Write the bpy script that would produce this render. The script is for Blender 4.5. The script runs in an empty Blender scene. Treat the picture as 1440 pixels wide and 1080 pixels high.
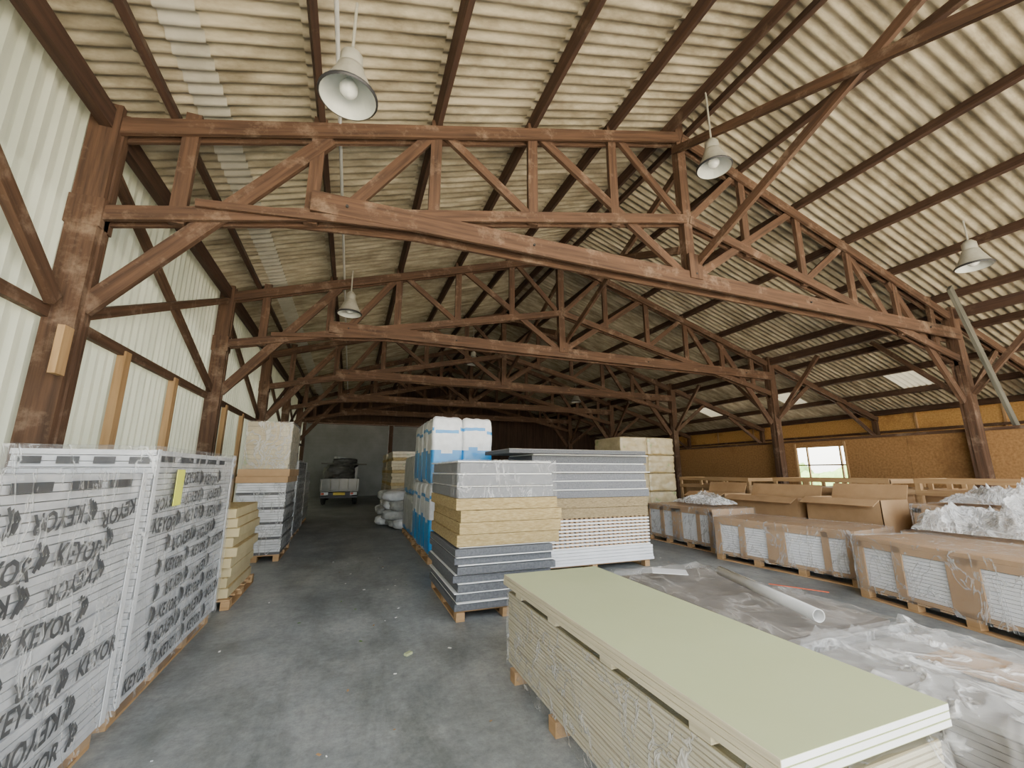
import bpy, math, random
from mathutils import Vector, Matrix, noise
random.seed(7)
R=random.uniform
scn=bpy.context.scene
# ------------------------------------------------------------------ materials
def nt(name):
    m=bpy.data.materials.new(name); m.use_nodes=True
    t=m.node_tree; t.nodes.clear(); return m,t
def N(t,typ,**k):
    n=t.nodes.new(typ)
    for a,b in k.items():
        if a in n.inputs: n.inputs[a].default_value=b
        else: setattr(n,a,b)
    return n
def ramp(t,fac,stops):
    r=N(t,'ShaderNodeValToRGB'); e=r.color_ramp.elements
    while len(e)<len(stops): e.new(.5)
    for i,(p,c) in enumerate(stops):
        e[i].position=p; e[i].color=(*c,1) if len(c)==3 else c
    t.links.new(fac,r.inputs[0]); return r
def coords(t,kind,scale):
    tc=N(t,'ShaderNodeTexCoord'); mp=N(t,'ShaderNodeMapping')
    mp.inputs['Scale'].default_value=scale
    t.links.new(tc.outputs[kind],mp.inputs[0]); return mp.outputs[0]
def mk(name,c1,c2,scale=(3,3,3),ns=1.0,rough=.7,kind='Object',spot=None,spotscale=2.,spotlo=.55,spothi=.7,bump=0.,coat=0.,spec=.4,transl=0.,detail=5,spotvec=(1,1,1)):
    m,t=nt(name)
    o=N(t,'ShaderNodeOutputMaterial'); p=N(t,'ShaderNodeBsdfPrincipled')
    v=coords(t,kind,scale)
    n=N(t,'ShaderNodeTexNoise',Scale=ns,Detail=float(detail),Roughness=.6); t.links.new(v,n.inputs['Vector'])
    r=ramp(t,n.outputs[0],[(.3,c1),(.7,c2)]); col=r.outputs[0]
    if spot:
        v2=coords(t,'Object',spotvec)
        n2=N(t,'ShaderNodeTexNoise',Scale=spotscale,Detail=6.,Roughness=.7); t.links.new(v2,n2.inputs['Vector'])
        r2=ramp(t,n2.outputs[0],[(spotlo,(0,0,0)),(spothi,(1,1,1))])
        mx=N(t,'ShaderNodeMix',data_type='RGBA'); t.links.new(r2.outputs[0],mx.inputs[0])
        t.links.new(col,mx.inputs[6]); mx.inputs[7].default_value=(*spot,1); col=mx.outputs[2]
    t.links.new(col,p.inputs['Base Color'])
    p.inputs['Roughness'].default_value=rough; p.inputs['Specular IOR Level'].default_value=spec
    p.inputs['Coat Weight'].default_value=coat; p.inputs['Coat Roughness'].default_value=.15
    if bump:
        b=N(t,'ShaderNodeBump',Strength=bump,Distance=.02); t.links.new(n.outputs[0],b.inputs['Height']); t.links.new(b.outputs[0],p.inputs['Normal'])
    out=p.outputs[0]
    if transl:
        tr=N(t,'ShaderNodeBsdfTranslucent'); t.links.new(col,tr.inputs[0])
        mx=N(t,'ShaderNodeMixShader',Fac=transl); t.links.new(out,mx.inputs[1]); t.links.new(tr.outputs[0],mx.inputs[2]); out=mx.outputs[0]
    t.links.new(out,o.inputs[0]); return m
def film(name,base=.1,crease=.6,tint=(.85,.85,.83),scale=4,rough=.12,vec=(1,1,.6),width=.05,bump=.8,dist=1.2):
    m,t=nt(name); o=N(t,'ShaderNodeOutputMaterial')
    v=coords(t,'Object',vec)
    n=N(t,'ShaderNodeTexNoise',Scale=float(scale),Detail=4.,Roughness=.6,Distortion=dist); t.links.new(v,n.inputs['Vector'])
    s=N(t,'ShaderNodeMath',operation='SUBTRACT'); s.inputs[1].default_value=.5; t.links.new(n.outputs[0],s.inputs[0])
    a=N(t,'ShaderNodeMath',operation='ABSOLUTE'); t.links.new(s.outputs[0],a.inputs[0])
    p=N(t,'ShaderNodeBsdfPrincipled',Roughness=rough); p.inputs['Base Color'].default_value=(*tint,1); p.inputs['Specular IOR Level'].default_value=.8
    tr=N(t,'ShaderNodeBsdfTransparent'); tr.inputs[0].default_value=(.96,.96,.96,1)
    r=ramp(t,a.outputs[0],[(0,(crease,)*3),(width,(base,)*3),(.25,(base*.5,)*3)])
    b=N(t,'ShaderNodeBump',Strength=bump,Distance=.02); t.links.new(r.outputs[0],b.inputs['Height']); t.links.new(b.outputs[0],p.inputs['Normal'])
    mx=N(t,'ShaderNodeMixShader'); t.links.new(r.outputs[0],mx.inputs[0]); t.links.new(tr.outputs[0],mx.inputs[1]); t.links.new(p.outputs[0],mx.inputs[2])
    t.links.new(mx.outputs[0],o.inputs[0]); return m
M={}
M['wood']=mk('old_brown_timber',(.045,.024,.014),(.132,.070,.040),(.8,14,14),1.2,.75,'UV',spot=(.30,.215,.15),spotscale=2.3,spotlo=.54,spothi=.82,bump=.4)
M['purlin']=mk('dark_purlin_timber',(.035,.018,.012),(.085,.045,.028),(.8,14,14),1.2,.75,'UV',spot=(.25,.18,.12),spotscale=1.2,spotlo=.6,spothi=.9,bump=.3)
M['pine']=mk('pine_timber',(.34,.20,.09),(.50,.32,.16),(1,12,12),1.2,.65,'UV',bump=.15)
M['grayplank']=mk('weathered_plank',(.05,.05,.042),(.16,.155,.125),(1,10,10),1.2,.6,'UV')
M['roof']=mk('fibre_cement',(.235,.20,.135),(.61,.545,.40),(.6,3.2,1),1.6,.85,'Object',spot=(.15,.118,.07),spotscale=1.2,spotlo=.45,spothi=.76,spotvec=(.7,1.8,1),bump=.25,detail=9)
M['roofpale']=mk('pale_roof_strip',(.33,.31,.25),(.48,.46,.39),(1,2,1),1.6,.8,'Object')
M['rooflight']=mk('translucent_roof_sheet',(.60,.56,.42),(.74,.70,.54),(1,2,1),1.6,.5,'Object',transl=.055)
M['cladding']=mk('painted_cladding',(.38,.405,.33),(.52,.545,.46),(.6,1.5,.3),1.,.45,'Object',transl=.04)
M['osb']=mk('osb_board_sunlit',(.48,.25,.07),(.72,.43,.15),(9,9,9),2.,.7,'Object',spot=(.36,.17,.05),spotscale=.7,bump=.15)  # outer wall OSB, colour brightened to carry the sunlight falling on it
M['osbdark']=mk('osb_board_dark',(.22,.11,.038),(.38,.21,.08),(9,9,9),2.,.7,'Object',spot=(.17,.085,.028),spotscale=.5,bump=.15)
M['darkboard']=mk('dark_boarding',(.04,.023,.015),(.08,.045,.03),(4,4,.4),1.5,.8)
M['shutter']=mk('steel_shutter',(.17,.178,.17),(.25,.26,.25),(.8,.8,.8),1.,.5)
M['white']=mk('white_panel',(.72,.73,.75),(.84,.85,.87),(2,2,2),1.,.4,coat=.2)
M['doorwhite']=mk('wrapped_white',(.43,.44,.46),(.78,.79,.81),(2,2,5),1.5,.3,coat=.4,bump=.2)
M['gray']=mk('gray_foam',(.13,.135,.15),(.22,.225,.24),(20,20,20),2.,.8)
M['darkgray']=mk('dark_gray_foam',(.085,.09,.10),(.15,.155,.165),(20,20,20),2.,.8)
M['lightgray']=mk('light_gray_foam',(.26,.25,.235),(.38,.37,.35),(6,6,6),2.,.7)
M['graybrown']=mk('gray_brown_board',(.15,.135,.12),(.23,.21,.185),(3,3,3),2.,.7)
M['wool']=mk('mineral_wool',(.27,.19,.075),(.52,.40,.20),(10,10,60),1.5,.95,bump=.6)
M['woolbrown']=mk('brown_mineral_wool',(.20,.15,.08),(.42,.33,.19),(14,14,60),1.5,.95,bump=.6)
M['beige']=mk('beige_panel',(.50,.41,.22),(.62,.52,.31),(3,3,3),1.,.6)
M['tanfilm']=mk('tan_printed_film',(.34,.27,.15),(.50,.42,.26),(3,3,3),1.5,.35,coat=.3,spot=(.22,.28,.12),spotscale=3.,spotlo=.6,spothi=.66)
M['green']=mk('pale_green_plasterboard',(.455,.495,.275),(.50,.54,.315),(1,1,1),1.,.6)
M['boardedge']=mk('board_edge',(.48,.43,.29),(.66,.60,.43),(2,2,60),1.5,.6)
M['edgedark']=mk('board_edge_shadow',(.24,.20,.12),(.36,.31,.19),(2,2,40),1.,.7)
M['plaster']=mk('plaster_core',(.78,.79,.78),(.88,.88,.86),(5,5,5),1.,.8)
M['card']=mk('cardboard',(.34,.205,.10),(.46,.29,.15),(2,2,2),1.,.7,coat=.15)
M['black']=mk('black_print',(.02,.02,.022),(.035,.035,.04),(4,4,4),1.,.4)
M['blue']=mk('blue_print_film',(.015,.22,.58),(.03,.32,.70),(4,4,4),1.,.3,coat=.4)
M['bag']=mk('white_bag_film',(.62,.64,.66),(.82,.84,.86),(5,5,5),1.3,.3,coat=.4,bump=.4)
M['graybag']=mk('gray_bag_film',(.30,.31,.30),(.50,.51,.49),(5,5,5),1.3,.35,coat=.4,bump=.4)
M['tarpload']=mk('dark_tarp',(.05,.05,.045),(.11,.11,.10),(3,3,3),1.5,.5,bump=.5)
M['tarp']=film('gray_wrap_film',.16,.46,(.60,.57,.53),2.6,.06,(1,.45,1),.03,1.,.5)
M['silverfilm']=film('silver_wrap_film',.24,.70,(.80,.80,.78),3.2,.06,(1,.5,1),.045,1.,.6)
M['heapfilm']=film('loose_bag_film',.30,.8,(.84,.84,.83),4.,.1,(1,1,1),.06,1.)
M['yellow']=mk('yellow_note',(.75,.78,.10),(.80,.82,.14),(4,4,4),1.,.6)
M['metal']=mk('gray_enamel',(.30,.29,.24),(.42,.41,.35),(6,6,6),1.,.4)
M['pipe']=mk('conduit',(.6,.6,.58),(.7,.7,.68),(3,3,3),1.,.4)
M['tube']=mk('gray_plastic_tube',(.40,.40,.39),(.55,.55,.54),(3,3,3),1.,.2,coat=.6)
M['rubber']=mk('rubber',(.02,.02,.02),(.035,.035,.035),(4,4,4),1.,.8)
M['vanpaint']=mk('dull_truck_paint',(.12,.125,.11),(.20,.205,.185),(2,2,2),1.,.35,coat=.3)
M['glassdark']=mk('dark_glass',(.02,.025,.03),(.03,.035,.04),(1,1,1),1.,.1)
M['redlight']=mk('red_lamp_lens',(.5,.06,.02),(.65,.10,.03),(1,1,1),1.,.3)
M['plate']=mk('yellow_plate',(.75,.55,.05),(.8,.6,.07),(1,1,1),1.,.4)
M['ground']=mk('outdoor_gravel',(.58,.52,.41),(.70,.63,.51),(1,1,1),1.,.9)
M['grass']=mk('outdoor_green',(.10,.2,.05),(.22,.34,.10),(2,2,2),1.,.9)
M['film']=film('clear_stretch_film',.10,.48,(.85,.85,.84),3.5,.08,(1,1,.5),.025,1.)
M['filmside']=film('clear_board_film',.16,.6,(.75,.74,.70),3,.1,(1,1,1),.03)
M['filmthick']=film('milky_stretch_film',.2,.6,(.72,.70,.64),4)
m,t=nt('lamp_glass'); o=N(t,'ShaderNodeOutputMaterial'); p=N(t,'ShaderNodeBsdfPrincipled',Roughness=.2); p.inputs['Base Color'].default_value=(.86,.88,.84,1)
t.links.new(p.outputs[0],o.inputs[0]); M['lampglass']=m
M['reflector']=mk('lamp_reflector',(.52,.55,.52),(.66,.69,.66),(3,3,3),1.,.3)
# concrete floor
m,t=nt('concrete_floor'); o=N(t,'ShaderNodeOutputMaterial'); p=N(t,'ShaderNodeBsdfPrincipled')
v=coords(t,'Object',(1,1,1)); v3=coords(t,'Object',(1.6,.45,1))
n1=N(t,'ShaderNodeTexNoise',Scale=.9,Detail=10.,Roughness=.75,Distortion=.3); n2=N(t,'ShaderNodeTexNoise',Scale=14.,Detail=9.,Roughness=.85); n3=N(t,'ShaderNodeTexNoise',Scale=1.2,Detail=9.,Roughness=.72,Distortion=.4)
t.links.new(v,n1.inputs['Vector']);t.links.new(v,n2.inputs['Vector']);t.links.new(v3,n3.inputs['Vector'])
r1=ramp(t,n1.outputs[0],[(.32,(.15,.165,.168)),(.5,(.24,.258,.26)),(.68,(.355,.37,.365))])
r2=ramp(t,n2.outputs[0],[(.33,(.66,.66,.66)),(.52,(1.0,1.0,1.0)),(.72,(1.3,1.29,1.26))])
r3=ramp(t,n3.outputs[0],[(.35,(.66,.67,.65)),(.5,(1,1,1)),(.68,(1.28,1.28,1.26))])
def mul(a,b):
    x=N(t,'ShaderNodeMix',data_type='RGBA',blend_type='MULTIPLY'); x.inputs[0].default_value=1
    t.links.new(a,x.inputs[6]); t.links.new(b,x.inputs[7]); return x.outputs[2]
t.links.new(mul(mul(r1.outputs[0],r2.outputs[0]),r3.outputs[0]),p.inputs['Base Color'])
rr=N(t,'ShaderNodeMapRange'); rr.inputs['To Min'].default_value=.28; rr.inputs['To Max'].default_value=.6
t.links.new(n3.outputs[0],rr.inputs[0]); t.links.new(rr.outputs[0],p.inputs['Roughness'])
b=N(t,'ShaderNodeBump',Strength=.12,Distance=.01); t.links.new(n2.outputs[0],b.inputs['Height']); t.links.new(b.outputs[0],p.inputs['Normal'])
t.links.new(p.outputs[0],o.inputs[0]); M['floor']=m
# ------------------------------------------------------------------ mesh builder
X_,Y_,Z_=Vector((1,0,0)),Vector((0,1,0)),Vector((0,0,1))
class MB:
    def __init__(s): s.v=[];s.f=[];s.m=[];s.uv=[];s.sm=[];s.mats=[]
    def mi(s,k):
        if k not in s.mats: s.mats.append(k)
        return s.mats.index(k)
    def obox(s,c,ax,ay,az,l,w,h,k):
        i=s.mi(k); n=len(s.v); c=Vector(c); uo,vo=R(0,50),R(0,50)
        L=[]
        for a in(-1,1):
            for b in(-1,1):
                for d in(-1,1):
                    s.v.append(c+ax*(a*l/2)+ay*(b*w/2)+az*(d*h/2)); L.append((a*l/2,b*w/2,d*h/2))
        for q,ty in(((0,1,3,2),0),((4,6,7,5),0),((0,4,5,1),1),((2,3,7,6),1),((0,2,6,4),2),((1,5,7,3),2)):
            s.f.append([n+j for j in q]); s.m.append(i); s.sm.append(False)
            for j in q:
                x,y,z=L[j]
                s.uv.append(((y,z),(x,z),(x,y))[ty]); s.uv[-1]=(s.uv[-1][0]+uo,s.uv[-1][1]+vo)
    def box(s,x0,x1,y0,y1,z0,z1,k):
        c=((x0+x1)/2,(y0+y1)/2,(z0+z1)/2); a,b,d=x1-x0,y1-y0,z1-z0
        if a>=b and a>=d: s.obox(c,X_,Y_,Z_,a,b,d,k)
        elif b>=d: s.obox(c,Y_,-X_,Z_,b,a,d,k)
        else: s.obox(c,Z_,Y_,-X_,d,b,a,k)
    def beam(s,p,q,w,h,k,up=None,off=(0,0,0)):
        p=Vector(p)+Vector(off);q=Vector(q)+Vector(off);d=(q-p);l=d.length;d.normalize()
        if up is None: up=Z_ if abs(d.z)<.95 else X_
        side=up.cross(d).normalized(); u=d.cross(side)
        s.obox((p+q)/2,d,side,u,l,w,h,k)
    def prism(s,prof,x0,x1,k):
        i=s.mi(k);n=len(s.v);m_=len(prof)
        for x in(x0,x1):
            for y,z in prof: s.v.append(Vector((x,y,z)))
        F=[[n+j for j in range(m_)][::-1],[n+m_+j for j in range(m_)]]+[[n+j,n+(j+1)%m_,n+m_+(j+1)%m_,n+m_+j] for j in range(m_)]
        for f in F:
            s.f.append(f);s.m.append(i);s.sm.append(False)
            for _ in f:s.uv.append((0,0))
    def grid(s,fn,nu,nv,k,smooth=True,flip=False):
        i=s.mi(k);n=len(s.v)
        for a in range(nu+1):
            for b in range(nv+1): s.v.append(Vector(fn(a/nu,b/nv)))
        for a in range(nu):
            for b in range(nv):
                q=[n+a*(nv+1)+b,n+(a+1)*(nv+1)+b,n+(a+1)*(nv+1)+b+1,n+a*(nv+1)+b+1]
                if flip:q.reverse()
                s.f.append(q);s.m.append(i);s.sm.append(smooth)
                for _ in q:s.uv.append((a/nu,b/nv))
    def lathe(s,c,prof,k,seg=24,axis=Z_,smooth=True):
        ax=Vector(axis).normalized(); u=ax.orthogonal().normalized(); w=ax.cross(u); c=Vector(c)
        def fn(a,b):
            t=a*2*math.pi; j=min(int(round(b*(len(prof)-1))),len(prof)-1); r,z=prof[j]
            return c+u*(r*math.cos(t))+w*(r*math.sin(t))+ax*z
        s.grid(fn,seg,len(prof)-1,k,smooth)
    def cyl(s,p,q,r,k,seg=16):
        p=Vector(p);q=Vector(q);l=(q-p).length
        s.lathe(p,[(0,0),(r,0),(r,l),(0,l)],k,seg,(q-p),False)
    def mesh(s,me,mat,k):
        i=s.mi(k);n=len(s.v)
        for v in me.vertices:s.v.append(mat@v.co)
        for p in me.polygons:
            s.f.append([n+j for j in p.vertices]);s.m.append(i);s.sm.append(False)
            for _ in p.vertices:s.uv.append((0,0))
    def puffy(s,c,dx,dy,dz,k,e=.35,seg=10,nz=.03,rot=0,kf=None):
        c=Vector(c); i=s.mi(k); rm=Matrix.Rotation(rot,3,'Z'); so=Vector((R(0,99),R(0,99),R(0,99)))
        for ax in range(3):
            for sg in(-1,1):
                def fn(a,b):
                    l=[0,0,0]; l[ax]=sg; l[(ax+1)%3]=(a*2-1)*sg; l[(ax+2)%3]=b*2-1
                    P=Vector(l); r=(abs(P.x)**(2/e)+abs(P.y)**(2/e)+abs(P.z)**(2/e))**(e/2)
                    P=P/r; nn=noise.noise(P*2.2+so)*nz+noise.noise(P*6+so)*nz*.4
                    P=Vector((P.x*dx/2,P.y*dy/2,P.z*dz/2))*(1+nn)
                    return c+rm@P
                s.grid(fn,seg,seg,k)
        if kf:
            for fi in range(len(s.f)-6*seg*seg,len(s.f)):
                q=[s.v[j] for j in s.f[fi]]; cz=sum(v.z for v in q)/4-c.z; s.m[fi]=s.mi(kf(cz/dz+.5+.03*math.sin((q[0].x+q[0].y)*6)) or k)
    def build(s,name,loc=(0,0,0),rot=0,bevel=0):
        me=bpy.data.meshes.new(name); me.from_pydata([tuple(v) for v in s.v],[],s.f)
        for k in s.mats: me.materials.append(M[k])
        me.polygons.foreach_set('material_index',s.m); me.polygons.foreach_set('use_smooth',s.sm)
        u=me.uv_layers.new(name='UVMap'); u.data.foreach_set('uv',[c for q in s.uv for c in q])
        me.update()
        ob=bpy.data.objects.new(name,me); scn.collection.objects.link(ob); ob.location=loc; ob.rotation_euler[2]=rot
        if bevel:
            b=ob.modifiers.new('bevel','BEVEL'); b.width=bevel; b.segments=2; b.limit_method='ANGLE'
        return ob
# ------------------------------------------------------------------ shell
Y0,YB=-2.5,31.2; XL,XC,XR,XO=-3.0,5.85,14.8,21.0; SL=.3085
def zc(x): return 8.45-SL*abs(x-XC)
TY=[.4+5.326*k for k in range(6)]
b=MB(); b.box(-3.35,XO+.15,Y0,YB+.2,-.15,0,'floor'); b.build('floor')
b=MB(); b.box(-60,60,-60,Y0-.001,-.25,-.02,'ground'); b.box(XO+.16,60,Y0,60,-.25,-.02,'ground'); b.box(-60,-3.36,Y0,60,-.25,-.02,'ground'); b.build('outdoor_ground')
b=MB()
for i in range(26):
    b.puffy((XO+9+R(-.6,.6),-2+i*1.4,R(.3,1.)),2.4,2.2,R(2.2,3.6),'grass',.9,8,.25)
b.build('hedge')
def strip(b,xa,xb,off,k,tilt=.045,ya=None,yb=None):
    per=.177; ya=Y0-.2 if ya is None else ya; yb=YB+.3 if yb is None else yb; ny=max(4,int((yb-ya)/per*6))
    def fn(u,v):
        x=xa+(xb-xa)*u; y=ya+(yb-ya)*v
        return (x,y,zc(x)+.34+off-tilt*u+.03*math.sin(y/per*2*math.pi))
    b.grid(fn,1,ny,k)
LIT=[(4.6,5.5),(8.1,9.0),(12.6,13.5),(17.2,18.1)]
def roof_rows(b,xs,lit=None):
    for i in range(len(xs)-1):
        xa,xb=xs[i],xs[i+1]; sg=1 if xb>xa else -1
        if lit==i:
            y=Y0-.2
            for p,q in LIT:
                strip(b,xa,xb+sg*.14,0,'roof',.045,y,p); strip(b,xa,xb+sg*.14,0,'rooflight',.045,p,q); y=q
            strip(b,xa,xb+sg*.14,0,'roof',.045,y,YB+.3)
        else: strip(b,xa,xb+sg*.14,0,'roof')
b=MB()
pl=[XC-1.65*k for k in range(6)]; pr=[XC+1.65*k for k in range(10)]
roof_rows(b,[XC]+pl[1:]+[-3.8]); roof_rows(b,[XC]+pr[1:]+[XO+.5],7)
strip(b,-2.2,-1.85,-.055,'roofpale',0)
b.box(XC-.2,XC+.2,Y0,YB+.3,zc(XC)+.34,zc(XC)+.40,'roof')
b.build('ceiling_roof_sheeting')
def corr(b,x,ya,yb,za,zb,k,per=.2,amp=.035):
    n=int((yb-ya)/per); pts=[]
    for i in range(n+1):
        y=ya+i*per
        for dy,d in((0,0),(.5*per,0),(.62*per,1),(.88*per,1)): pts.append((y+dy,d*amp))
    i0=b.mi(k); nn=len(b.v)
    for y,d in pts:
        for zz in(za,zb): b.v.append(Vector((x+d,y,zz)))
    for j in range(len(pts)-1):
        b.f.append([nn+2*j,nn+2*j+2,nn+2*j+3,nn+2*j+1]);b.m.append(i0);b.sm.append(False)
        for _ in range(4): b.uv.append((0,0))
b=MB(); corr(b,-3.25,Y0,YB,0,3.4,'cladding',.2,.05); corr(b,-3.21,Y0,YB,3.3,zc(-3.2)+.38,'cladding',.2,.05)
b.build('wall_left')
b=MB()
b.box(-3.4,XO+.2,YB+.12,YB+.2,4.7,9.1,'darkboard'); b.box(9.0,XO+.2,YB+.12,YB+.2,0,4.7,'darkboard')
for i in range(122):
    x=-3.25+i*.2; b.box(x+.005,x+.195,YB+.02,YB+.08,4.86 if x<9.0 else 0,zc(x+.1)+.3,'darkboard')
for x in(-3.12,2.55,9.05): b.box(x-.14,x+.14,YB-.2,YB+.0,0,4.8,'wood')
b.box(-3.2,9.2,YB-.2,YB,4.87,5.1,'wood')
b.build('wall_back')
for n,(x0,x1) in enumerate(((-2.97,2.4),(2.7,8.9))):
    b=MB()
    k=0; z=.0
    while z<4.75:
        b.box(x0,x1,YB-.1+(.03 if k%2 else 0),YB-.02,z,min(z+.121,4.86),'shutter'); z+=.12;k+=1
    for x in (x0,x1-.06): b.box(x,x+.06,YB-.14,YB-.04,0,4.84,'shutter')
    b.box((x0+x1)/2-.15,(x0+x1)/2+.15,YB-.15,YB-.1,1.0,1.06,'metal')
    b.build('door_%d'%(n+1))
b=MB()
z1=zc(XO)+.28
def osbwall(x,ya,yb,za,zb,k='osb'):
    y=ya
    while y<yb-.01:
        y2=min(y+2.44,yb); b.box(x,x+.03,y+.004,y2-.004,za,zb,k); y=y2
osbwall(XO,Y0,11.2,0,z1);osbwall(XO,17.2,YB,0,z1);osbwall(XO,11.2,17.2,0,.9);osbwall(XO,11.2,17.2,2.95,z1)
y=Y0
while y<YB:
    if not(11.3<y<17): b.box(XO-.06,XO,y,y+.06,0,z1,'pine')
    y+=2.44
b.box(XO-.12,XO,Y0,YB,3.2,3.3,'wood'); b.box(XO-.14,XO,Y0,YB,z1-.1,z1+.05,'wood')
b.build('wall_right')
b=MB()
for z in(.9,1.9,2.89): b.box(XO-.02,XO+.06,11.2,17.2,z,z+.06,'pine')
for y in(11.2,12.7,14.2,15.7,17.14): b.box(XO-.02,XO+.06,y,y+.06,.9,2.95,'pine')
b.build('window_1')
b=MB(); x=XR+.2
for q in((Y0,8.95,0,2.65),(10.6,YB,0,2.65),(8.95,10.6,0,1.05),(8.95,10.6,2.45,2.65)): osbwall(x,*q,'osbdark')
b.box(x-.04,x+.04,Y0,YB,2.65,2.73,'wood')
y=Y0
while y<YB:
    if not(8.7<y<10.6): b.box(x+.03,x+.08,y,y+.06,0,2.6,'pine')
    y+=1.22
for yy in (8.93,10.57): b.box(x-.03,x+.05,yy-.03,yy+.03,1.0,2.6,'pine')
b.box(x-.03,x+.05,8.9,10.6,1.02,1.08,'pine')
b.build('partition_wall')
# ------------------------------------------------------------------ trusses
def truss():
    b=MB()
    W='wood'
    def dbl(p,q,h,t=.05,g=.075):
        for s in(-1,1): b.beam((p[0],s*g,p[1]),(q[0],s*g,q[1]),t,h,W)
    def web(p,q,h=.14,t=.07): b.beam((p[0],R(-.012,.012),p[1]),(q[0],R(-.012,.012),q[1]),t,h,W)
    for sx in(-1,1):
        mx=lambda x: XC+(x-XC)*(1 if sx<0 else -1)
        P=lambda x,z:(mx(x),z)
        px=-3.0 if sx<0 else XR
        b.box(px-.16,px+.16,-.04,.04,0,5.75,W)
        for s in(-1,1): b.box(px-.14,px+.14,s*.085-.04,s*.085+.04,0,5.95,W)
        b.box(px-.2,px+.2,-.16,.16,0,.12,'plaster')
        dbl(P(-2.9,zc(-2.9)-.06),P(5.8,zc(5.8)-.06),.21)
        dbl(P(-2.95,4.52),P(5.8,6.5),.18)
        for x in(-2.2,-.75,.9,2.55,4.2):
            zb=4.52+(x+2.95)*(1.98/8.75)
            web(P(x,zb-.1),P(x,zc(x)+.18),.17,.08)
        web(P(-2.9,3.4),P(-.6,6.3),.2,.08)
        web(P(-.35,5.2),P(.8,zc(.8)-.1),.17)
        web(P(1.05,zc(1.05)-.05),P(2.45,5.85))
        web(P(2.7,zc(2.7)-.05),P(5.7,5.35),.16)
        web(P(4.35,zc(4.35)-.05),P(5.7,6.6))
        b.box(px-.16,px+.16,-.13,.13,4.35,4.7,W)
    dbl((-.75,5.2),(XR-.05,5.18),.3,.055,.135)
    dbl((-2.0,4.85),(1.2,5.15),.1,.04,.135)
    b.beam((XC,0,5.2),(XC,0,8.75),.16,.2,W)
    b.beam((XC,-.16,5.2),(XC,-.16,5.7),.05,.3,W)
    for x,z in((-.3,5.2),(2.5,5.2),(XC,5.3),(9,5.2),(13.4,5.2)):
        b.cyl((x,-.19,z),(x,-.16,z),.02,'rubber',8)
    for s in(-1,1): b.beam((XR-.2,s*.075,zc(XR-.2)),(XO-.1,s*.075,zc(XO-.1)),.05,.2,W)
    web((XR+.05,3.5),(16.9,5.0),.15)
    web((18.5,zc(18.5)-.1),(XO-.12,2.95),.14)
    b.box(XO-.3,XO-.12,-.08,.08,0,zc(XO)-.05,W)
    return b
for y in TY:
    truss().build('timber_roof_truss',(0,y,0))
for x in [q for q in pl[1:]]+[q for q in pr[1:]]+[XC-.22,XC+.22]:
    b=MB()
    b.beam((x,Y0-.1,zc(x)+.17),(x,YB,zc(x)+.17),.08,.2,'purlin',up=Vector((SL*(1 if x>XC else -1),0,1)).normalized())
    b.build('roof_purlin')
b=MB(); b.beam((-2.98,Y0,5.75),(-2.98,YB,5.75),.12,.26,'purlin'); b.build('eave_beam')
b=MB(); b.beam((XR,Y0,5.75),(XR,YB,5.75),.12,.26,'purlin'); b.build('eave_beam')
b=MB()
for i in range(5):
    a,c=TY[i],TY[i+1]
    b.beam((XC+.1,c,5.5),(XC+.1,a,7.85),.07,.15,'wood'); b.beam((XC-.1,c,8.1),(XC-.1,a+.1,5.9),.07,.15,'wood')
b.build('ridge_bracing')
for i in range(5):
    a,c=TY[i],TY[i+1]
    b=MB(); b.beam((XR,a+.14,3.6),(XR,a+1.85,5.55),.1,.12,'wood'); b.beam((XR,c-.14,3.6),(XR,c-1.85,5.55),.1,.12,'wood'); b.build('post_knee_brace')
b=MB()
b.beam((-3.02,5.5,3.4),(-3.02,2.7,5.6),.08,.16,'wood')
for i in range(1,5):
    a,c=TY[i],TY[i+1]
    b.beam((-3.06,a+.1,5.45),(-3.06,c-.1,3.45),.07,.16,'wood'); b.beam((-2.97,a+.1,3.35),(-2.97,c-.05,5.6),.07,.13,'wood')
b.beam((-3.12,Y0,3.3),(-3.12,YB-.2,3.3),.07,.13,'wood'); b.beam((-3.12,Y0,1.5),(-3.12,YB-.2,1.5),.07,.13,'wood')
b.build('wall_bracing_timbers')
b=MB()
for y in(7.2,9.0,12.4,14.2): b.box(-3.16,-3.06,y,y+.16,0,3.3,'pine')
b.box(-2.86,-2.8,5.35,5.5,2.6,3.1,'pine')
b.build('pine_wall_studs')
b=MB(); b.cyl((-.5,Y0,zc(-.5)+.06),(-.5,YB-.2,zc(-.5)+.06),.025,'pipe',8); b.build('electrical_conduit')
b=MB(); b.beam((13.1,4.95,5.95),(15.5,5.2,2.6),.06,.26,'grayplank'); b.build('leaning_plank')
# ------------------------------------------------------------------ lamps
def lamp(x,y,z,s=1.13):
    b=MB(); zt=(zc(x)+.1-z)/s
    b.cyl((0,0,.5),(0,0,zt),.014,'metal',8)
    b.lathe((0,0,0),[(0,.50),(.05,.50),(.075,.47),(.10,.44),(.105,.32),(.10,.305),(.12,.30),(.13,.26),(.155,.2),(.20,.10),(.24,.02),(.25,.0),(.252,-.02),(.243,-.02)],'metal',32)
    b.lathe((0,0,0),[(.243,-.02),(.235,.0),(.19,.09),(.13,.16),(.06,.19),(0,.19)],'reflector',32)
    b.lathe((0,0,0),[(.247,-.025),(.262,-.012),(.262,0),(.25,.012)],'black',32)
    b.lathe((0,0,0),[(0,-.0),(.04,.005),(.075,.04),(.085,.09),(.06,.14),(.035,.17),(.03,.19)],'lampglass',20)
    b.build('pendant_high_bay_lamp',(x,y,z)).scale=(s,s,s)
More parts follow.
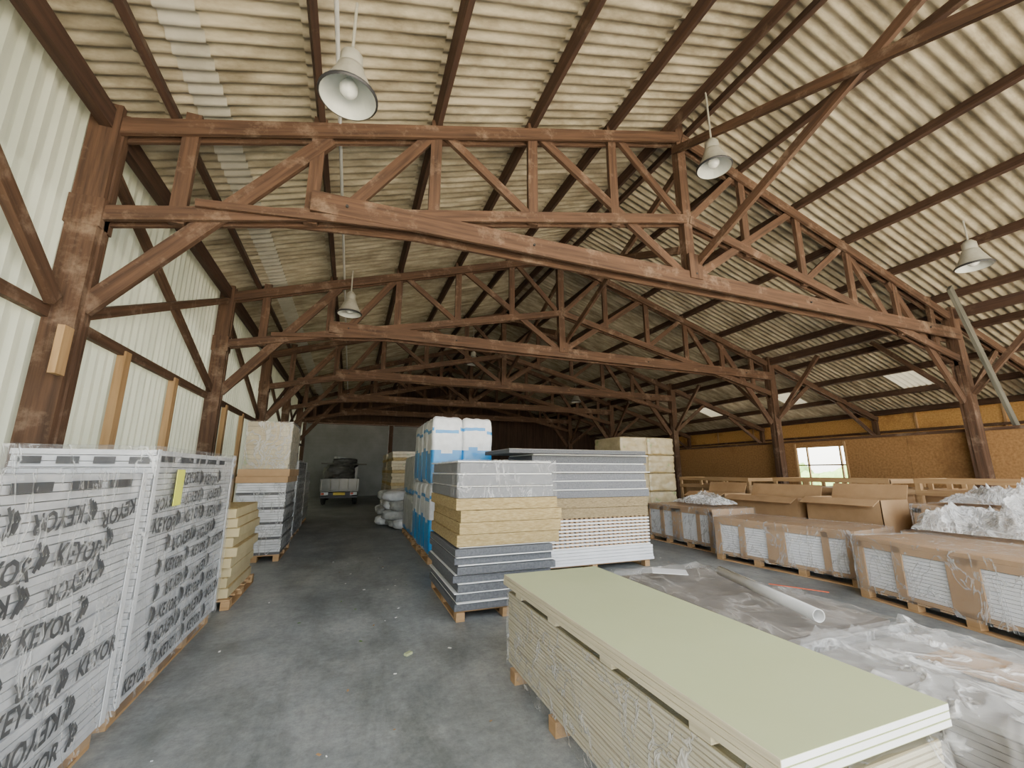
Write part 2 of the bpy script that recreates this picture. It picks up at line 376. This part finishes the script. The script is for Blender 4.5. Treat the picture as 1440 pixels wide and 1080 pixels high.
for p in((-.3,3.97,5.44),(5.62,4.72,6.9),(11.6,3.95,5.75),(-.3,10.6,5.5),(4.75,17.3,6.3),(12.0,21.,5.6)): lamp(*p)
# ------------------------------------------------------------------ stacks
def pallet(b,x0,x1,y0,y1,z=0,k='pine'):
    n=max(3,int((y1-y0)/.6)+1)
    for i in range(3):
        xx=x0+(x1-x0-.1)*i/2
        b.box(xx,xx+.1,y0,y1,z,z+.02,k)
        for j in range(n):
            yy=y0+(y1-y0-.12)*j/(n-1); b.box(xx,xx+.1,yy,yy+.12,z+.02,z+.1,k)
    m=int((y1-y0)/.22)
    for j in range(m):
        yy=y0+(y1-y0-.12)*j/(m-1); b.box(x0,x1,yy,yy+.12,z+.1,z+.122,k)
def layers(b,x0,x1,y0,y1,z,lst,j=.02):
    for t,k in lst:
        dx,dy=R(-j,j),R(-j,j); b.box(x0+dx,x1+dx,y0+dy,y1+dy,z,z+t-.004,k); z+=t
    return z
def shell(b,x0,x1,y0,y1,z0,z1,k='film',e=.015,amp=.012,n=14,top=None):
    x0-=e;x1+=e;y0-=e;y1+=e;z1+=e
    def D(p,nrm): 
        p=Vector(p); a=noise.noise(p*3.1)+.6*noise.noise(p*9); return p+Vector(nrm)*abs(a)*amp
    b.grid(lambda u,v:D((x0,y0+(y1-y0)*u,z0+(z1-z0)*v),(-1,0,0)),n*2,n,k,flip=True)
    b.grid(lambda u,v:D((x1,y0+(y1-y0)*u,z0+(z1-z0)*v),(1,0,0)),n*2,n,k)
    b.grid(lambda u,v:D((x0+(x1-x0)*u,y0,z0+(z1-z0)*v),(0,-1,0)),n,n,k)
    b.grid(lambda u,v:D((x0+(x1-x0)*u,y1,z0+(z1-z0)*v),(0,1,0)),n,n,k,flip=True)
    b.grid(lambda u,v:D((x0+(x1-x0)*u,y0+(y1-y0)*v,z1),(0,0,1)),n,n*2,top or k)
def text_mesh(body):
    c=bpy.data.curves.new('t','FONT'); c.body=body; c.size=1; c.resolution_u=2; c.offset=.03; c.shear=.1
    o=bpy.data.objects.new('t',c); scn.collection.objects.link(o)
    dg=bpy.context.evaluated_depsgraph_get(); me=bpy.data.meshes.new_from_object(o.evaluated_get(dg))
    bpy.data.objects.remove(o); return me
KT=text_mesh("KEYOR")
def printface(b,x,y0,y1,z0,z1):
    z=z0+.05; r=0
    while z<z1-.16:
        y=y0+R(-.25,.1); hgt=R(.125,.15); flip=(r%2==1); tilt=R(-.06,.06)+(.10 if flip else -.03)
        while y<y1-.44:
            if y>y0:
                rot=Matrix.Rotation(tilt+R(-.08,.08)+(math.pi if flip else 0),4,'Z')
                base=Matrix(((0,0,1,x),(1,0,0,y+(.42 if flip else 0)),(0,1,0,z+(.1 if flip else 0)),(0,0,0,1)))
                b.mesh(KT,base@rot@Matrix.Diagonal((hgt*.92,hgt,1,1)),'black')
            ys=y+.45
            if y0<ys<y1-.14:
                for q in range(3):
                    b.beam((x,ys+.028*q,z-.005+.01*q),(x,ys+.035+.025*q,z+.06),.002,.02,'black')
                    b.beam((x,ys+.035+.025*q,z+.06),(x,ys+.025*q,z+.125-.01*q),.002,.016,'black')
            y+=R(.57,.63)
        z+=R(.16,.18); r+=1
def door_stack(x0,x1,y0,y1,h,name='wrapped_door_stack',prt=True,notes=False):
    b=MB(); pallet(b,x0+.03,x1-.03,y0+.03,y1-.03)
    z=.125; 
    while z<h-.02:
        t=.042; j=.007; dx=R(-j,j); b.box(x0+dx,x1+dx,y0+R(-j,j),y1+R(-j,j),z,z+t-.005,'doorwhite'); z+=t
    xf=x1+.020
    if prt: printface(b,xf,y0+.02,y1-.02,.14,h)
    if prt:
        yy=y0+.05
        while yy<y1-.3:
            l=R(.12,.35); b.box(xf-.002,xf+.001,yy,yy+l,h-.085,h-.04,'black'); yy+=l+R(.03,.2)
        for i in range(4):
            xx=x0+.05+i*(x1-x0)/4; b.box(xx,xx+.12,y0-.012,y0-.009,h-.10,h-.05,'black')
    for yy in(y0,y1-.06): b.box(x1+.009,x1+.013,yy,yy+.06,.12,z,'white')
    shell(b,x0,x1,y0,y1,.1,z,'film',.024,.014,20)
    if notes: b.box(x1+.045,x1+.049,y0+.32,y0+.48,h-.42,h-.14,'yellow')
    return b.build(name)
door_stack(-2.12,-1.33,1.55,3.68,1.64)
door_stack(-2.12,-1.33,3.80,5.98,1.80,notes=True)
door_stack(-2.1,-1.33,-.75,1.45,1.6)
b=MB(); pallet(b,-1.95,-1.13,9.3,10.8)
z=layers(b,-1.95,-1.13,9.3,10.8,.125,[(.045,'doorwhite' if i%6 else 'black') for i in range(29)],.01)
zz=z
z=layers(b,-1.97,-1.1,9.25,10.8,z,[(.12,'card'),(.14,'card')],.02)
z2=layers(b,-1.9,-1.13,9.3,10.6,z,[(.09,'tanfilm')]*10,.01)
shell(b,-1.9,-1.13,9.3,10.6,z,z2,'filmthick')
shell(b,-1.95,-1.13,9.3,10.8,.12,zz-.01,'film')
printface(b,-1.09,9.35,10.7,.2,1.3)
b.build('tall_mixed_panel_stack',bevel=.004)
door_stack(-2.1,-1.2,11.6,13.7,1.9)
b=MB(); pallet(b,-2.0,-1.25,6.35,7.75)
z=.125
for i in range(9):
    j=.05; dx,dy=R(-j,.02),R(-j,j); b.box(-2.0+dx,-1.27+dx,6.38+dy,7.7+dy,z,z+.108,'beige'); b.box(-1.99+dx,-1.275+dx,6.39+dy,7.69+dy,z+.108,z+.118,'wool'); z+=.118
b.build('insulation_panel_stack',bevel=.006)
b=MB(); pallet(b,-2.4,-1.3,14.5,16.5); layers(b,-2.4,-1.3,14.5,16.5,.125,[(.1,'graybag')]*15,.03); b.build('gray_panel_stack',bevel=.006)
# plasterboard stack
b=MB(); x0,x1,y0,y1=1.33,2.25,1.12,3.68
for yy in(y0+.15,y0+.85,y0+1.6,y1-.25): b.box(x0,x1,yy,yy+.1,.0,.09,'pine')
z=.09
while z<.62:
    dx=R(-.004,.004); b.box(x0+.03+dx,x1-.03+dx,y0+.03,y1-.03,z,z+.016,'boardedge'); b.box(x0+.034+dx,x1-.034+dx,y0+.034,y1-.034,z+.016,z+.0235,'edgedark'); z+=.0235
shell(b,x0+.03,x1-.03,y0+.03,y1-.03,.04,z,'filmside',.012,.03,26)
for yy in(y0+.3,y0+.95,y0+1.6,y0+2.2):
    for xx in(x0+.03,x1-.2): b.box(xx-.02,xx+.2,yy,yy+.11,z+.012,z+.052,'boardedge')
z+=.056
for i in range(3):
    dx,dy=R(-.008,.008),R(-.008,.008)
    b.box(x0+dx,x1+dx,y0+dy,y1+dy,z,z+.002,'green'); b.box(x0+dx+.0005,x1+dx-.0005,y0+dy,y1+dy,z+.002,z+.0225,'plaster')
    b.box(x0+dx-.002,x0+dx+.004,y0+dy+.001,y1+dy,z,z+.0245,'boardedge')
    b.box(x0+dx,x1+dx,y0+dy,y1+dy,z+.0225,z+.0245,'green'); z+=.0255
b.build('plasterboard_stack')
# draped stacks
def ridge(p,s,o): 
    q=p*s+Vector((o,o*.7,o*.3)); return max(0,1-abs(noise.noise(q))*3.5)**2
def drape(b,x0,x1,ya,yb,h,k,amp,spread=lambda u:.2,n=60,m_=50,seed=0,fine=.5,smooth=True):
    def fn(u,v):
        sp=spread(u)
        prof=[(x0-.02,.05),(x0-.02,h),(x1,h-.01),(x1+.05+sp*.35,h*.35),(x1+.05+sp,.02)]
        ln=[0]
        for i in range(4): ln.append(ln[-1]+math.dist(prof[i],prof[i+1]))
        s=v*ln[-1]
        for i in range(4):
            if s<=ln[i+1]+1e-9: break
        f=(s-ln[i])/(ln[i+1]-ln[i]); px=prof[i][0]+(prof[i+1][0]-prof[i][0])*f; pz=prof[i][1]+(prof[i+1][1]-prof[i][1])*f
        y=ya+(yb-ya)*u
        p=Vector((px*.9+y*.4,y*.55-px*.3,pz*.6))
        e=amp*(ridge(p,2.2,seed)*.9+ridge(p,5.,seed+3)*fine+ridge(p,11.,seed+6)*fine*.35)
        if i==0: px-=e
        elif i==1: pz+=e
        else: px+=e*1.3
        return (px, y, max(.012,pz))
    b.grid(fn,n,m_,k,smooth)
x0,x1=2.5,3.52
b=MB(); pallet(b,x0,x1,1.98,3.65)
layers(b,x0+.02,x1-.02,1.98,3.65,.125,[(.03,'graybrown')]*18,.006)
drape(b,x0,x1,1.93,3.7,.69,'tarp',.03,lambda u:.08,130,110)
b.grid(lambda u,v:(x0-.02+(x1-x0+.02)*u,3.7+.02*noise.noise(Vector((u*5,v*5,1))),.04+.66*v),12,10,'tarp')
b.build('film_wrapped_board_stack')
b=MB(); pallet(b,x0+.05,x1+.05,.25,1.85); layers(b,x0+.03,x1+.03,.25,1.85,.125,[(.03,'graybrown' if i<16 else 'lightgray') for i in range(17)],.006)
b.box(x0+.15,x0+.6,.6,1.1,.64,.645,'white'); b.box(x0+.5,x0+.9,1.2,1.6,.64,.645,'card')
drape(b,x0,x1+.06,.15,1.91,.665,'silverfilm',.045,lambda u:.6-.45*u,170,150,5,.8)
for yy,fl in((.15,False),(1.91,True)):
    b.grid(lambda u,v:(x0-.02+(x1-x0+.06)*u,yy+.03*noise.noise(Vector((u*6,v*5,yy))),.03+.63*v),16,12,'silverfilm',True,fl)
b.build('loose_film_covered_stack')
b=MB(); p,q=Vector((3.2,3.1,.765)),Vector((2.80,1.97,.765)); d=(q-p).length
b.lathe(p,[(.034,0),(.040,0),(.040,d),(.034,d),(.032,d-.3)],'tube',28,(q-p)); b.build('cardboard_tube_roll')
b=MB(); b.obox((2.8,3.3,.75),Vector((.8,-.6,0)),Vector((.6,.8,0)),Z_,.3,.2,.004,'white'); b.obox((3.36,2.5,.75),Vector((.5,-.85,0)),Vector((.85,.5,0)),Z_,.4,.012,.004,'redlight'); b.build('delivery_papers')
# insulation board stacks
b=MB(); pallet(b,1.22,2.42,4.95,6.5)
z=layers(b,1.2,2.42,4.9,6.5,.125,[q for i in range(7) for q in((.08,'darkgray'),(.016,'plaster'))],.035)
z=layers(b,1.2,2.5,4.88,6.5,z,[(.135,'wool')]*4,.035)
z=layers(b,1.2,2.42,4.9,6.6,z,[q for i in range(3) for q in((.125,'gray'),(.02,'plaster'))],.035)
shell(b,1.18,2.45,4.88,6.6,z-.43,z,'film',.01,.01)
b.build('insulation_board_stack',bevel=.005)
b=MB(); pallet(b,2.85,5.1,6.5,7.6)
z=layers(b,2.9,5.15,6.45,7.6,.125,[(.05,'white')]*5,.02)
for i in range(9):
    b.box(2.9+R(-.02,.02),5.1,6.45,7.6,z,z+.03,'plaster')
    for j in range(23): b.box(2.95+j*.094,3.0+j*.094,6.46,7.58,z+.03,z+.055,'card')
    z+=.055
z=layers(b,2.85,5.1,6.45,7.6,z,[(.165,'woolbrown'),(.165,'woolbrown')],.03)
z=layers(b,2.8,5.12,6.45,7.6,z,[q for i in range(5) for q in((.125,'gray' if i<4 else 'darkgray'),(.022,'plaster'))],.045)
b.box(2.35,5.0,6.3,7.6,z,z+.06,'darkgray'); b.box(2.35,5.0,6.3,7.6,z+.06,z+.07,'lightgray')
b.build('insulation_board_stack',bevel=.005)
def bales(name,x0,x1,y0,y1,z0,h,nx,ny,nzz,kf,k='bag',pal=True,e=.2,fl=False):
    b=MB()
    if pal: pallet(b,x0,x1,y0,y1)
    w,d,hh=(x1-x0)/nx,(y1-y0)/ny,h/nzz
    for i in range(nx):
        for j in range(ny):
            for l in range(nzz):
                b.puffy((x0+w*(i+.5),y0+d*(j+.5),z0+hh*(l+.5)),w*1.02,d*1.02,hh*1.0,k,e,20,.03,0,kf)
    if fl: shell(b,x0,x1,y0,y1,.14,z0+h,'film',.02,.02)
    return b.build(name)
kf=lambda t:'blue' if (.04<t<.50 or .78<t<.82) else None
bales('wrapped_insulation_bales',1.42,2.62,8.0,10.2,.125,2.56,2,4,2,kf)
kf2=lambda t:'blue' if t<.12 else None
bales('wrapped_insulation_bales',1.45,2.6,10.5,12.3,.125,1.9,2,3,2,kf2,'graybag')
b=MB()
for i in range(26):
    r=i//7; b.puffy((1.45+R(-.25,.3),12.9+(i%7)*.42+R(-.1,.1),.16+r*.26),.75,.5,.3,'graybag' if i%3 else 'bag',.6,8,.12,R(-.4,.4))
b.build('pile_of_sacks')
for ya in(17,20):
    b=MB(); pallet(b,1.5,2.7,ya,ya+2)
    layers(b,1.5,2.7,ya,ya+2,.125,[(.12,'tanfilm' if i%4 else 'wool') for i in range(19)],.03); b.build('beige_panel_stack',bevel=.006)
bales('beige_wrapped_packs',6.8,8.6,9.6,10.9,.125,2.45,2,1,5,lambda t:'wool' if t<.06 else None,'tanfilm',True,.1)
# cardboard wrapped pallets
def dpal(L,W,h,rot,loc,name='cardboard_wrapped_panel_pallet'):
    b=MB(); pallet(b,0,W,0,L)
    layers(b,.03,W-.03,.03,L-.03,.125,[(.04,'white')]*int((h-.17)/.04),.004)
    b.box(0,W,0,L,h-.05,h,'card')
    for ya,yb in((0,.13),(.36,.46),(L*.5-.16,L*.5+.16),(L-.62,L-.5),(L-.13,L)):
        b.box(0,.018,ya,yb,.125,h-.05,'card'); b.box(W-.018,W,ya,yb,.125,h-.05,'card')
    b.box(0,.016,0,L,.125,.17,'card'); b.box(0,.016,0,L,h-.13,h-.05,'card')
    b.box(0,W,0,.016,.125,h-.05,'card'); b.box(0,W,L-.016,L,.125,h-.05,'card')
    shell(b,0,W,0,L,.1,h,'film',.014,.02,16)
    return b.build(name,loc,rot,.003)
dpal(2.35,1.15,.78,math.radians(6),(6.95,4.2,0))
dpal(2.5,1.15,.78,math.radians(-13),(5.98,1.55,0))
dpal(2.1,1.2,.86,0,(7.1,6.95,0))
dpal(2.75,1.05,.78,0,(7.62,1.2,0))
def film_heap(X,Y,W,L,Z,s,nu,nv,seed=0):
    b=MB()
    def heap(u,v):
        x=X+W*u;y=Y+L*v; p=Vector((x,y,seed)); e=max(0,math.sin(math.pi*u)*math.sin(math.pi*v))**.3
        return(x+.06*noise.noise(p*5)*e,y+.06*noise.noise(p*5+Vector((4,4,4)))*e,Z+e*s*(.12+.16*(noise.noise(p*1.7)+.5)+.28*ridge(p,2.2,1)+.12*ridge(p,5,4)))
    b.grid(heap,nu,nv,'heapfilm',False)
    def heap2(u,v):
        q=Vector(heap(u,v)); return (q.x,q.y,max(Z-.005,Z+(q.z-Z)*(.7+.35*noise.noise(q*5))))
    b.grid(heap2,nu*2//3,nv*2//3,'heapfilm',False)
    b.build('crumpled_film_heap')
film_heap(7.62,1.4,1.03,2.45,.835,1.05,90,150)
film_heap(9.0,2.2,.85,1.9,1.155,.7,60,100,3)
film_heap(7.45,7.3,.8,1.2,.915,.5,50,60,6)
def cbox(x0,x1,y0,y1,h,name='open_cardboard_box'):
    b=MB(); t=.012
    b.box(x0,x1,y0,y1,0,.02,'card')
    b.box(x0,x0+t,y0,y1,0,h,'card');b.box(x1-t,x1,y0,y1,0,h,'card');b.box(x0,x1,y0,y0+t,0,h,'card');b.box(x0,x1,y1-t,y1,0,h,'card')
    b.box(x0+.03,x1-.03,y0+.03,y1-.03,.02,h*.85,'white')
    b.beam((x0,(y0+y1)/2,h),(x0-.2,(y0+y1)/2,h-.1),(y1-y0)*.98,t,'card'); b.beam((x1,(y0+y1)/2,h),(x1+.1,(y0+y1)/2,h+.25),(y1-y0)*.98,t,'card')
    b.build(name)
cbox(8.6,9.4,4.7,6.0,1.15);cbox(8.65,9.4,6.2,7.9,1.1);cbox(8.85,9.55,8.2,9.4,1.1)
def crate(x0,x1,y0,y1,h,name='pine_crate_frame'):
    b=MB(); pallet(b,x0,x1,y0,y1)
    for x in(x0,x1-.05):
        n=4
        for i in range(n):
            yy=y0+(y1-y0-.08)*i/(n-1); b.box(x,x+.05,yy,yy+.08,.12,h,'pine')
        for z in(.35,h-.3,h-.08): b.box(x-.02,x,y0,y1,z,z+.09,'pine')
    for y in(y0,y1-.03):
        for z in(.35,h-.3,h-.08): b.box(x0,x1,y,y+.03,z,z+.09,'pine')
    b.box(x0+.15,x1-.15,y0+.1,y1-.1,.125,h-.2,'card')
    b.build(name)
crate(10.1,11.2,2.6,4.9,1.5);crate(10.1,11.2,5.3,7.8,1.48);crate(10.2,11.3,8.6,11.2,1.45);crate(12.2,13.6,5.6,8.0,1.45)
dpal(2.4,1.1,1.1,0,(8.85,2.0,0))
b=MB()
for i in range(14): b.beam((12.4+R(-.3,.3),9.5+R(-.2,.2),.025+.06*(i//4)),(12.9+R(-.3,.3),14.5,.025+.06*(i//4)),.16,.05,'pine')
b.build('timber_plank_pile')
# flatbed truck at the back
b=MB(); tx=-.42; ya=22.6
b.box(tx-.5,tx+.5,ya+.1,ya+5.3,.45,.62,'black')
b.box(tx-.86,tx+.86,ya,ya+3.5,.66,.80,'vanpaint')
b.box(tx-.88,tx+.88,ya-.05,ya,.72,1.28,'vanpaint')
for i in range(5): b.box(tx-.84+i*.4,tx-.80+i*.4,ya-.07,ya-.05,.76,1.24,'metal')
for s in(-1,1):
    b.box(tx+s*.87-.02,tx+s*.87+.02,ya,ya+3.5,.78,1.28,'vanpaint')
    b.box(tx+s*.66-.16,tx+s*.66+.16,ya-.06,ya-.0,.50,.64,'white'); b.box(tx+s*.66-.15,tx+s*.66-.02,ya-.075,ya-.06,.52,.62,'redlight')
    for yy in(ya+.9,ya+4.5): b.lathe((tx+s*.74-.12,yy,.38),[(0,0),(.2,0),(.36,.03),(.38,.12),(.36,.22),(.2,.24),(0,.24)],'rubber',24,X_)
b.box(tx-.85,tx+.85,ya-.06,ya+.02,.36,.46,'black'); b.box(tx-.27,tx+.27,ya-.08,ya-.06,.5,.63,'plate')
b.prism([(ya+3.6,.6),(ya+3.6,1.95),(ya+3.75,2.12),(ya+4.7,2.12),(ya+5.1,1.4),(ya+5.5,1.2),(ya+5.55,.6)],tx-.84,tx+.84,'vanpaint')
b.box(tx-.65,tx+.65,ya+3.58,ya+3.6,1.45,1.95,'glassdark')
b.puffy((tx-.1,ya+1.2,1.55),1.45,2.0,.85,'tarpload',.45,16,.12,.08); b.puffy((tx+.15,ya+1.0,2.05),1.1,1.3,.5,'tarpload',.5,14,.15,-.2)
b.beam((tx-.95,ya+.6,2.02),(tx+1.2,ya+.7,1.98),.3,.07,'grayplank'); b.beam((tx-.3,ya+.5,2.32),(tx+.6,ya+1.3,2.2),.25,.1,'graybag')
b.build('flatbed_truck',bevel=.012)
# debris
b=MB()
for i in range(70):
    x=R(-1.1,1.1) if i%3 else R(4,6); y=R(1.5,9); a=R(0,6.28); l=R(.006,.02)
    b.obox((x,y,.002),Vector((math.cos(a),math.sin(a),0)),Vector((-math.sin(a),math.cos(a),0)),Z_,l*2,l,.003,random.choice(('plaster','card','plaster','grass')))
b.obox((.62,4.3,.012),Vector((.8,.6,0)),Vector((-.6,.8,0)),Z_,.07,.04,.02,'green')
b.build('floor_debris')
# ------------------------------------------------------------------ light
w=bpy.data.worlds.new('sky'); scn.world=w; w.use_nodes=True; t=w.node_tree; t.nodes.clear()
bg=N(t,'ShaderNodeBackground',Strength=1.4); o=N(t,'ShaderNodeOutputWorld'); sk=N(t,'ShaderNodeTexSky')
sk.sky_type='NISHITA'; sk.sun_disc=False; sk.sun_elevation=math.radians(50); sk.sun_rotation=math.radians(250); sk.air_density=1.; sk.dust_density=2.
mx=N(t,'ShaderNodeMix',data_type='RGBA'); mx.inputs[0].default_value=.6; t.links.new(sk.outputs[0],mx.inputs[6]); mx.inputs[7].default_value=(6,5.9,5.4,1)
t.links.new(mx.outputs[2],bg.inputs[0]); t.links.new(bg.outputs[0],o.inputs[0])
l=bpy.data.lights.new('sun','SUN'); l.energy=48; l.color=(1,.93,.80); l.angle=.01; so=bpy.data.objects.new('sun',l); scn.collection.objects.link(so)
so.rotation_euler=Vector((.55,-.12,-.83)).to_track_quat('-Z','Y').to_euler()
# ------------------------------------------------------------------ camera
c=bpy.data.cameras.new('camera'); c.sensor_width=36; c.lens=585.1/1440*36; c.clip_start=.05; c.clip_end=300
co=bpy.data.objects.new('camera',c); scn.collection.objects.link(co); co.location=(0,0,1.65)
co.rotation_euler=(math.pi/2+.2061,0,-.364); scn.camera=co
